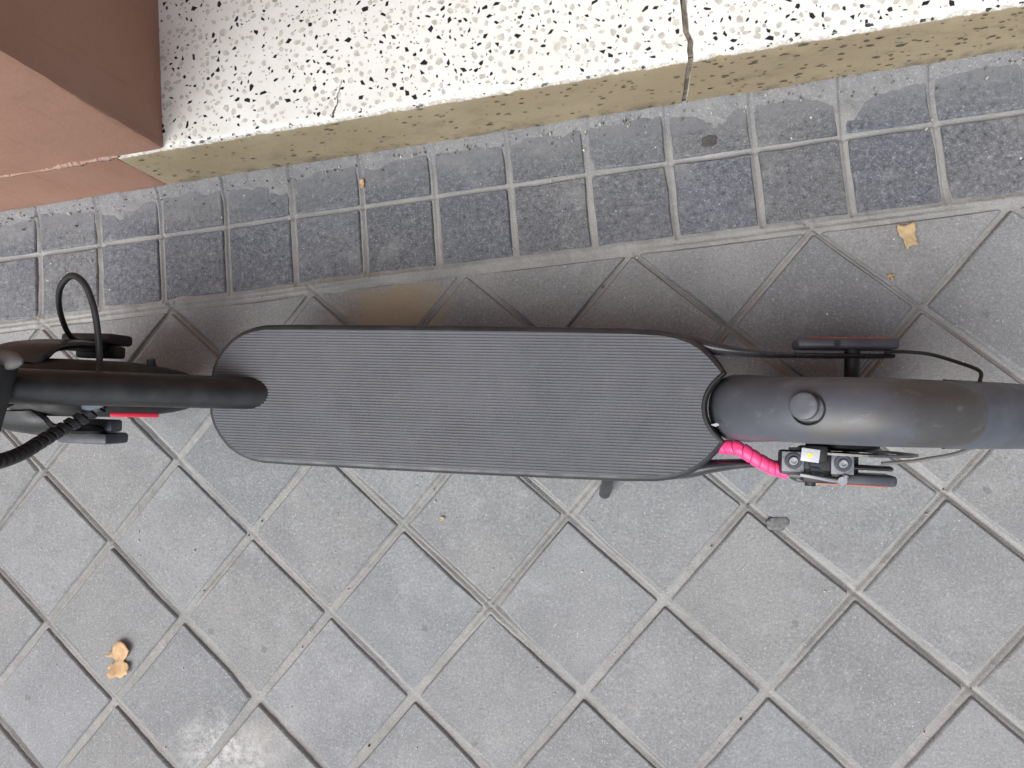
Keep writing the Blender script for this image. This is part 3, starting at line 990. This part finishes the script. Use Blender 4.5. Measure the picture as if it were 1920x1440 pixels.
# red reflector strip on the street side of the mudguard
MB().add(*box((-.0600, -.0275, .186), (.047, .0050, .010), .0015, Matrix.Rotation(math.radians(38), 4, 'Y'))).build('reflector', [M['red']], fgo)
fork = MB()
fork.add(*box(ax(-.016), (.062, .060, .018), .007, Matrix.Rotation(TILT, 4, 'Y'), 3))
fork_o = fork.build('fork_crown', [M['black']], scooter)
for s in (-1, 1):
    lg = MB()
    path = spline([(-.186, s * .024, .222), (-.180, s * .040, .212), (-.176, s * .0475, .185), (-.176, s * .0500, .150), (-.182, s * .0510, .108)], 22)
    wid = [.026, .029, .032, .034, .034, .033, .032, .031, .030, .030, .029, .028, .027, .026, .025, .024, .023, .022, .021, .020, .019, .018]
    for i, q in enumerate(path): pass
    vv = []; ff = []
    m = 14
    for i, q in enumerate(path):
        t = np.array(path[min(i + 1, 21)]) - np.array(path[max(i - 1, 0)]); t /= np.linalg.norm(t)
        nn = np.cross(t, (1., 0, 0)); nn /= np.linalg.norm(nn)
        for k in range(m):
            a = 2 * math.pi * k / m
            ca, sa = math.cos(a), math.sin(a)
            vv.append(np.array(q) + np.array((1., 0, 0)) * wid[i] * 1.25 * math.copysign(abs(ca) ** .7, ca) + nn * .0065 * math.copysign(abs(sa) ** .8, sa))
    for i in range(21):
        for k in range(m):
            a = i * m + k; b = i * m + (k + 1) % m
            ff.append((a, b, b + m, a + m) if s < 0 else (a, a + m, b + m, b))
    ff.append(tuple(range(m))); ff.append(tuple(range(21 * m, 22 * m))[::-1])
    lg.add(vv, ff)
    lg.build('fork_leg', [M['black']], scooter)
    cv_ = MB()
    cv_.add(*box((-.183, s * .0605, .104), (.070, .0135, .040), .004))
    cv_.add(*box((-.176, s * .0450, .106), (.056, .0150, .020), .003))
    cv_.build('axle_cover', [M['black_plastic'] if s > 0 else M['cover']], scooter)

# --- motor cable loop (building side) and spiral-wrapped cable (street side)
loop = spline([(-.0800, .008, .222), (-.0854, .0240, .2105), (-.0858, .0614, .215), (-.0869, .0889, .222), (-.0956, .1099, .225), (-.1138, .1189, .222), (-.1322, .1097, .216), (-.1451, .0940, .205), (-.1582, .0758, .185), (-.1701, .0601, .160), (-.1790, .0540, .130)], 70)
MB().add(*tube(loop, .0037, 14, flat=(1.0, .8))).build('motor_cable', [M['black_plastic']], scooter)
grm = MB().add(*tube(spline([(-.074, -.010, .216), (-.0860, -.0150, .2125), (-.0960, -.0175, .2100), (-.1030, -.0205, .2060)], 10), [.0072] * 7 + [.0068, .006, .005], 16))
grm.build('cable_grommet', [M['grommet']], scooter)
cp = spline([(-.0840, -.0180, .2035), (-.0922, -.0227, .205), (-.1055, -.0339, .213), (-.1158, -.0457, .228), (-.1203, -.0567, .246), (-.1198, -.0667, .268), (-.1130, -.0722, .300), (-.1000, -.0735, .350), (-.0900, -.0700, .45), (-.065, -.055, .65), (-.045, -.045, .85), (-.03, -.03, 1.06)], 900)
MB().add(*tube(cp[::6], .0040, 10)).build('control_cable', [M['black_plastic']], scooter)
sw = MB()
arc = [0.]
for i in range(1, len(cp)): arc.append(arc[-1] + float(np.linalg.norm(np.array(cp[i]) - np.array(cp[i - 1]))))
def at_arc(t):
    i = min(max(int(np.searchsorted(arc, t)), 1), len(cp) - 1)
    k = (t - arc[i - 1]) / max(1e-9, arc[i] - arc[i - 1])
    return np.array(cp[i - 1]) * (1 - k) + np.array(cp[i]) * k
pos_ = .004
while pos_ < arc[-1] - .02:
    a, b = at_arc(pos_), at_arc(pos_ + .0074)
    t = (b - a) / np.linalg.norm(b - a)
    v, f = tube([a, a + t * .0009, b - t * .0009, b], [.0058, .0074, .0074, .0058], 14)
    c0 = (a + b) / 2
    side = np.cross(t, (0, 0, 1.)); side /= np.linalg.norm(side) + 1e-9
    v = [tuple(np.array(p) + t * .30 * float((np.array(p) - c0) @ side)) for p in v]
    sw.add(v, f)
    pos_ += .0096
sw.build('spiral_wrap', [M['black_plastic']], scooter)

# --- rear wheel, mudguard
RX = .682
wheel(RX)
rf = MB()
N1 = 70
rf.add(*guard(RX, .1010, .0290, .0305, .012, 181, 44.5, N1, lambda t: 1 - .03 * t + .14 * max(0, 1 - t * 3.2), bow=3.5))
rfo = rf.build('rear_mudguard', [M['fender']], scooter, 50)
# tail of the mudguard runs on straighter and lower
tl = MB()
vv = []; ff = []
m = 17
for i in range(14):
    t = i / 13
    th = math.radians(50)
    bx = RX + .0980 * math.cos(th) + (.135 * t) * .84
    bz = .108 + .0980 * math.sin(th) - (.135 * t) * (.50 + .10 * t)
    for j in range(m):
        ph = -1 + 2 * j / (m - 1)
        s = math.sin(ph * math.pi / 2)
        cr = .0265 * max(0, math.cos(ph * math.pi / 2)) ** .98
        vv.append((bx + cr * math.cos(th), .0288 * math.copysign(abs(s) ** .9, s), bz + cr * math.sin(th)))
for i in range(13):
    for j in range(m - 1):
        a = i * m + j
        ff.append((a, a + 1, a + m + 1, a + m))
tl.add(vv, ff)
tlo = tl.build('mudguard_tail', [M['fender_tail']], rfo, 50)
sol = tlo.modifiers.new('thick', 'SOLIDIFY'); sol.thickness = .002; sol.offset = -1
MB().add(*box((.836, -.0085, .176), (.018, .030, .010), .003, Matrix.Rotation(math.radians(32), 4, 'Y'))).build('tail_light', [M['silver_trim']], rfo)
# hook button on the crown
def on_guard(th, y, lift=0.):
    r = .1010 + .0290 - .0003 + lift
    return Vector((RX + r * math.cos(math.radians(th)), y, .108 + r * math.sin(math.radians(th))))
bc = on_guard(116.5, .0020)
rotb = Matrix.Rotation(math.radians(-(116.5 - 90)), 4, 'Y')
def local_lathe(profile, c, rot, n=32):
    v, f = lathe(profile, (0, 0, 0), 'z', n)
    return [tuple(c + rot @ Vector(p)) for p in v], f
bt = MB().add(*local_lathe([(.0142, -.004), (.0144, .0004), (.0136, .0012), (.0128, .0004), (.0124, -.0006), (.0, -.0006)], bc + Vector((.0010, -.0012, 0)), rotb, 40))
bto = bt.build('hook_socket', [M['black_plastic']], rfo)
MB().add(*local_lathe([(.0122, -.0006), (.0120, .0026), (.0113, .0038), (.0092, .0045), (.005, .0047), (.0, .0047)], bc + Vector((-.0022, .0012, .0004)), rotb)).build('hook_button', [M['fender']], rfo)
# white paint chip on the front lip
pc = on_guard(171, -.0155)
mbp = MB()
rr = random.Random(5)
pts = []
for k in range(9):
    a = 2 * math.pi * k / 9
    pts.append((.5555 + .0032 * math.cos(a) * rr.uniform(.5, 1.2), -.0175 + .0016 * math.sin(a) * rr.uniform(.5, 1.4)))
lo = [(x, y, .149 + (x - .5555) * 1.6) for x, y in pts]
hi = [(x, y, .1505 + (x - .5555) * 1.6) for x, y in pts]
n = 9
mbp.add(lo + hi, [(i, (i + 1) % n, (i + 1) % n + n, i + n) for i in range(n)] + [tuple(range(n, 2 * n))])
mbp.build('paint_fleck', [M['white']], rfo)

# --- rear arms, axle covers, stays
for s in (-1, 1):
    path = spline([(.505, s * .0655, .112), (.533, s * .0645, .117), (.556, s * .0600, .120), (.5870, s * .0560, .119), (.632, s * .0545, .116), (.690, s * .0550, .112), (.726, s * .0555, .109)], 30)
    vv = []; ff = []
    m = 20
    for i, q in enumerate(path):
        t = i / 29
        hw = .0026 + .0088 * max(0, 1 - t * 1.45) ** 1.1; hh = .015 - .003 * t
        for k in range(m):
            a = 2 * math.pi * k / m; ca, sa = math.cos(a), math.sin(a)
            vv.append((q[0], q[1] + hw * ca, q[2] + hh * sa))
    for i in range(29):
        for k in range(m):
            a = i * m + k; b = i * m + (k + 1) % m
            ff.append((a, b, b + m, a + m))
    ff.append(tuple(range(m))[::-1]); ff.append(tuple(range(29 * m, 30 * m)))
    MB().add(vv, ff).build('rear_arm', [M['frame']], scooter, 50)
    cvr = MB().add(*box((.682, s * .0668, .108), (.094, .0105, .034), .0035, None, 3)).build('axle_cover', [M['cover']], scooter)
    MB().add(*box((.684, s * .0724, .106), (.078, .0022, .022), .0008)).build('side_reflector', [M['orange']], cvr)
    MB().add(*tube([(.672, s * .0668, .1240), (.672, s * .0668, .1256)], [.0036, .0030], 14)).build('screw', [M['black_plastic']], cvr)
    MB().add(*tube([(.690, s * .018, .108), (.690, s * .063, .108)], .0075, 16)).build('axle', [M['black_plastic']], scooter)
    if s > 0:
        st = spline([(.715, .0590, .122), (.735, .0590, .126), (.7530, .0565, .132), (.770, .0490, .146), (.784, .0400, .160), (.782, .0300, .166)], 26)
    else:
        st = spline([(.715, -.0500, .120), (.742, -.0460, .124), (.757, -.0420, .130), (.772, -.0365, .142), (.782, -.0285, .158), (.780, -.0270, .165)], 26)
    MB().add(*tube(st, .0017, 8)).build('mudguard_stay', [M['black_plastic'] if s > 0 else M['grey_metal']], scooter)
# hub drum behind the calliper
MB().add(*lathe([(.0, -.0385), (.030, -.0385), (.034, -.036), (.034, -.024), (.0, -.022)], (RX, 0, .108), 'y', 32)).build('hub', [M['black_plastic']], scooter)
# brake disc with slots
dk = MB()
nseg = 72
vv = []; ff = []
for k in range(nseg):
    a = 2 * math.pi * k / nseg
    wob = .0012 * math.sin(a * 9)
    for r in (.030, .038, .047 + wob, .0585 + wob):
        for y in (-.0418, -.0396):
            vv.append((.690 + r * math.cos(a), y, .108 + r * math.sin(a)))
for k in range(nseg):
    a = k * 8; b = ((k + 1) % nseg) * 8
    rings_on = (True, (k % 12) < 4, True)
    for j in range(3):
        if not rings_on[j]: continue
        ff += [(a + 2 * j, b + 2 * j, b + 2 * j + 2, a + 2 * j + 2), (a + 2 * j + 1, a + 2 * j + 3, b + 2 * j + 3, b + 2 * j + 1)]
    ff += [(a, a + 1, b + 1, b), (a + 6, b + 6, b + 7, a + 7)]
dk.add(vv, ff)
dk.build('brake_disc', [M['disc']], scooter, None)

# --- brake calliper
cal = MB()
cal.add(*box((.6490, -.0520, .136), (.026, .034, .034), .004))
cal.add(*box((.6490, -.0500, .150), (.064, .0150, .008), .002))
cal.add(*box((.6270, -.0505, .146), (.022, .0230, .020), .003))
cal.add(*box((.6700, -.0515, .146), (.019, .0250, .020), .003))
cal.add(*box((.6480, -.0410, .150), (.020, .016, .016), .003))
calo = cal.build('brake_calliper', [M['black_plastic']], scooter)
for bx_, by_ in ((.6265, -.0485), (.6705, -.0490)):
    MB().add(*box((bx_, by_ - .0008, .1566), (.0200, .0190, .0016), .0006)).build('mount_plate', [M['plate']], calo)
    w_ = MB().add(*local_lathe([(.0078, -.001), (.0078, .0012), (.0070, .0018), (.0048, .0018), (.0046, .0010), (.0, .0010)], Vector((bx_, by_, .1572)), Matrix.Identity(4), 22)).build('washer', [M['cover']], calo)
    bo = MB()
    bo.add(*local_lathe([(.0042, .0), (.0042, .0030), (.0036, .0036), (.0024, .0036), (.0022, .0018), (.0, .0018)], Vector((bx_, by_, .1578)), Matrix.Identity(4), 14))
    bo.build('bolt', [M['steel']], calo)
# white sticker with a yellow dot
MB().add(*box((.6415, -.0425, .1590), (.0165, .0125, .0012), .0004, Matrix.Rotation(math.radians(-6), 4, 'Z'))).build('sticker', [M['white']], calo)
MB().add(*local_lathe([(.0022, 0.), (.0022, .0005), (0., .0005)], Vector((.6408, -.0425, .1596)), Matrix.Identity(4), 16)).build('sticker_dot', [M['yellow']], calo)
# ribbed barrel, brake arm, cable clamp
br = MB()
for k in range(3):
    br.add(*tube([(.6415 + .0005 * k, -.0505 - k * .0044, .1555), (.6560, -.0525 - k * .0042, .150)], [.0026, .0026], 10))
br.build('adjuster', [M['cover']], calo)
arm = MB()
arm.add(*tube(spline([(.6330, -.0610, .158), (.6450, -.0625, .159), (.6585, -.0645, .158), (.6700, -.0655, .156)], 12), .0022, 10))
arm.add(*tube([(.6700, -.0655, .148), (.6700, -.0655, .160)], [.0042, .0042], 14))
arm.add(*tube([(.6735, -.0600, .157), (.6700, -.0700, .157)], [.0030, .0030], 10))
arm.build('brake_arm', [M['steel']], calo)
MB().add(*tube([(.6270, -.0618, .140), (.6350, -.0625, .1425), (.6400, -.0630, .1440)], [.0036, .0036, .0026], 12)).build('cable_ferrule', [M['grey_metal']], calo)
MB().add(*tube([(.6480, -.0560, .130), (.6480, -.0740, .130)], [.0058, .0050], 16)).build('pad_adjuster', [M['black_plastic']], calo)

# --- pink spiral sleeve on the rear brake cable
pk = spline([(.535, -.0330, .104), (.552, -.0385, .116), (.566, -.0395, .128), (.580, -.0405, .137), (.594, -.0485, .140), (.608, -.0560, .139), (.6180, -.0592, .138), (.6300, -.0618, .1385)], 91)
MB().add(*tube(pk, .0036, 12)).build('brake_cable', [M['pink_dark']], scooter)
sl = MB()
step_n = 7
for i in range(0, 90 - step_n + 1, step_n):
    seg = pk[i:i + step_n]
    seg[-1] = np.array(pk[i + step_n - 1]) * .28 + np.array(pk[i + step_n]) * .72 if i + step_n < 91 else seg[-1]
    v, f = tube(seg, [.0067] + [.0073] * (len(seg) - 2) + [.0067], 18)
    # each turn of the spiral is cut at a slant
    c0 = np.array(seg[len(seg) // 2])
    d = np.array(seg[-1]) - np.array(seg[0]); d /= np.linalg.norm(d)
    side = np.cross(d, (0, 0, 1.)); side /= np.linalg.norm(side)
    v = [tuple(np.array(p) + d * .32 * float((np.array(p) - c0) @ side)) for p in v]
    sl.add(v, f)
sl.build('pink_spiral_sleeve', [M['pink']], scooter, 50)

# --- kickstand
ks = MB()
ks.add(*tube(spline([(.462, -.050, .086), (.452, -.072, .078), (.446, -.092, .042), (.4415, -.1075, .007)], 16), [.0062] * 8 + [.0068] * 8, 16))
ks.build('kickstand', [M['deck_side']], scooter)

# ------------------------------------------------------------------ small things lying about
def leaf(name, label, x, y, pts, mat, curl, seed, cat='leaf'):
    """small dry leaf: ragged outline, curled sheet with thickness"""
    r = random.Random(seed)
    P = np.array(spline([(a, b, 0) for a, b in pts + [pts[0]]], 70))[:-1, :2]
    c = P.mean(0)
    v = []; f = []; n = len(P); R = 5
    P = P + np.array([[r.uniform(-.0005, .0005), r.uniform(-.0005, .0005)] for _ in range(n)])
    for side in (0, 1):
        for k in range(R):
            s = 1 - k / R
            for p in P:
                q = c + (p - c) * s
                z = curl * (abs(q[0] - c[0]) ** 1.5 + .6 * abs(q[1] - c[1]) ** 1.5) * 3.2 + .0006 * vnoise(np.array(q[0] * 240 + seed), np.array(q[1] * 240)) + .0016
                v.append((q[0], q[1], float(z) - side * .0004))
        v.append((c[0], c[1], .0016 - side * .0004))
    per = n * R + 1
    for side in (0, 1):
        o = side * per
        for k in range(R - 1):
            for i in range(n):
                q = (o + k * n + i, o + k * n + (i + 1) % n, o + (k + 1) * n + (i + 1) % n, o + (k + 1) * n + i)
                f.append(q if side == 0 else q[::-1])
        for i in range(n):
            q = (o + (R - 1) * n + i, o + (R - 1) * n + (i + 1) % n, o + n * R)
            f.append(q if side == 0 else q[::-1])
    for i in range(n):
        f.append((i, per + i, per + (i + 1) % n, (i + 1) % n))
    o = mesh_obj(name, v, f, mat, None, smooth=True)
    o.location = (x, y, 0.0005)
    tag(o, label, cat)
    return o
S = .00058
def sc(pts): return [((a - 60) * S, (60 - b) * S) for a, b in pts]
leaf('dry_leaf', 'torn tan dry leaf with curled corner on the paving below the front wheel', .0096, .0542,
     [((a - 445) * .00040, (700 - b) * .00040) for a, b in [(398, 683), (412, 680), (425, 672), (430, 655), (440, 645), (455, 638), (470, 644), (480, 650), (493, 668), (486, 680), (480, 692), (464, 704), (468, 714),
      (478, 712), (490, 724), (484, 734), (486, 747), (468, 752), (456, 760), (438, 756), (420, 761), (407, 746), (414, 734), (410, 722), (424, 714), (432, 704), (424, 692), (410, 690)]], M['leaf'], .5, 3)
leaf('leaf_scrap', 'small yellow leaf scrap on the tile under the border strip at right', 1.0491, .5055,
     sc([(42, 40), (58, 42), (74, 38), (76, 52), (74, 68), (78, 82), (64, 84), (54, 90), (52, 72), (44, 58)]), M['leaf_pale'], .3, 5)
leaf('leaf_crumb', 'tiny tan leaf crumb below the yellow leaf scrap', 1.0266, .4583,
     sc([(53, 56), (64, 54), (66, 62), (57, 65)]), M['leaf'], .3, 6)
leaf('leaf_crumb', 'tiny orange leaf crumb on the paving below the middle of the deck', .4755, .2159,
     sc([(55, 56), (63, 57), (64, 63), (56, 64)]), M['leaf_pale'], .3, 7)
leaf('leaf_crumb', 'tiny tan leaf crumb in the border strip joint above the deck', .396, .6616,
     sc([(54, 50), (64, 52), (63, 70), (56, 68)]), M['leaf'], .3, 8)

def lump(name, label, x, y, rx_, ry_, h, mat, seed, cat):
    r = random.Random(seed)
    v = []; f = []; n = 30; R = 6
    for k in range(R):
        s = 1 - k / R
        for i in range(n):
            a = 2 * math.pi * i / n
            e = 1 + .22 * float(vnoise(np.array(math.cos(a) * 1.6 + seed), np.array(math.sin(a) * 1.6))) + .08 * float(vnoise(np.array(i * .7), np.array(seed)))
            z = h * (1 - s ** 2.5) ** .6
            v.append((rx_ * s * e * math.cos(a), ry_ * s * e * math.sin(a), z - .0012 + (h * .25 * float(vnoise(np.array(i * .9 + k), np.array(k * 1.1))) if k else 0)))
    v.append((0, 0, h - .0012))
    for k in range(R - 1):
        for i in range(n):
            f.append((k * n + i, k * n + (i + 1) % n, (k + 1) * n + (i + 1) % n, (k + 1) * n + i))
    for i in range(n): f.append(((R - 1) * n + i, (R - 1) * n + (i + 1) % n, n * R))
    f.append(tuple(range(n))[::-1])
    o = mesh_obj(name, v, f, mat, None, smooth=True)
    o.location = (x, y, 0)
    tag(o, label, cat)
    return o
lump('chewing_gum', 'flattened dark round gum spot on a border tile under the step', .8435, .6495, .0115, .0085, .0019, M['gum'], 4, 'chewing gum')
lump('cement_lump', 'dark grey cement lump stuck in the tile joint under the brake', .8750, .1870, .0130, .0080, .0020, M['asphalt_blob'], 9, 'lump')

# darker crumbs swept up against the step and into the joints
gr = MB()
r = random.Random(18)
for _ in range(700):
    if r.random() < .75:
        x = r.uniform(-.35, 1.45); y = RISER_Y - abs(r.gauss(0, .012)) - .002; zb = .001
    else:
        a, b = r.randrange(-3, 14), r.randrange(-5, 4)
        t = r.random() * U
        x = a * U + t; y = -b * U + (t if (a + b) % 2 == 0 else -t) + r.gauss(0, .0025); zb = -.0055
        if y > B_LINE: continue
    s = .0005 + .0013 * r.random() ** 2
    base = [(x + s * math.cos(2 * math.pi * k / 5) * r.uniform(.6, 1.3), y + s * math.sin(2 * math.pi * k / 5) * r.uniform(.6, 1.3), zb) for k in range(5)]
    top = [(x + (p[0] - x) * .5, y + (p[1] - y) * .5, zb + s * 1.6 + .0014) for p in base]
    gr.add(base + top, [(i, (i + 1) % 5, (i + 1) % 5 + 5, i + 5) for i in range(5)] + [(5, 6, 7, 8, 9)], r.choice((0, 0, 1)))
g = gr.build('crumbs', [M['crack'], M['grit']], None, None)
tag(g, kind='stuff')
# loose pale grit on the paving
gr = MB()
r = random.Random(8)
for _ in range(520):
    x = r.uniform(-.4, 1.5); y = r.uniform(-.42, .68)
    s = .0006 + .0013 * r.random() ** 3
    base = []
    for k in range(5):
        a = 2 * math.pi * k / 5 + r.random()
        base.append((x + s * math.cos(a) * r.uniform(.7, 1.2), y + s * math.sin(a) * r.uniform(.7, 1.2), -.0004))
    top = [(x + (p[0] - x) * .55, y + (p[1] - y) * .55, s * .8) for p in base]
    gr.add(base + top, [(i, (i + 1) % 5, (i + 1) % 5 + 5, i + 5) for i in range(5)] + [(5, 6, 7, 8, 9)])
g = gr.build('grit', [M['grit']], None, None)
tag(g, kind='stuff')
for o_ in (unseen_shade_wall, pillar, step, scooter):
    o_['kind'] = 'thing'
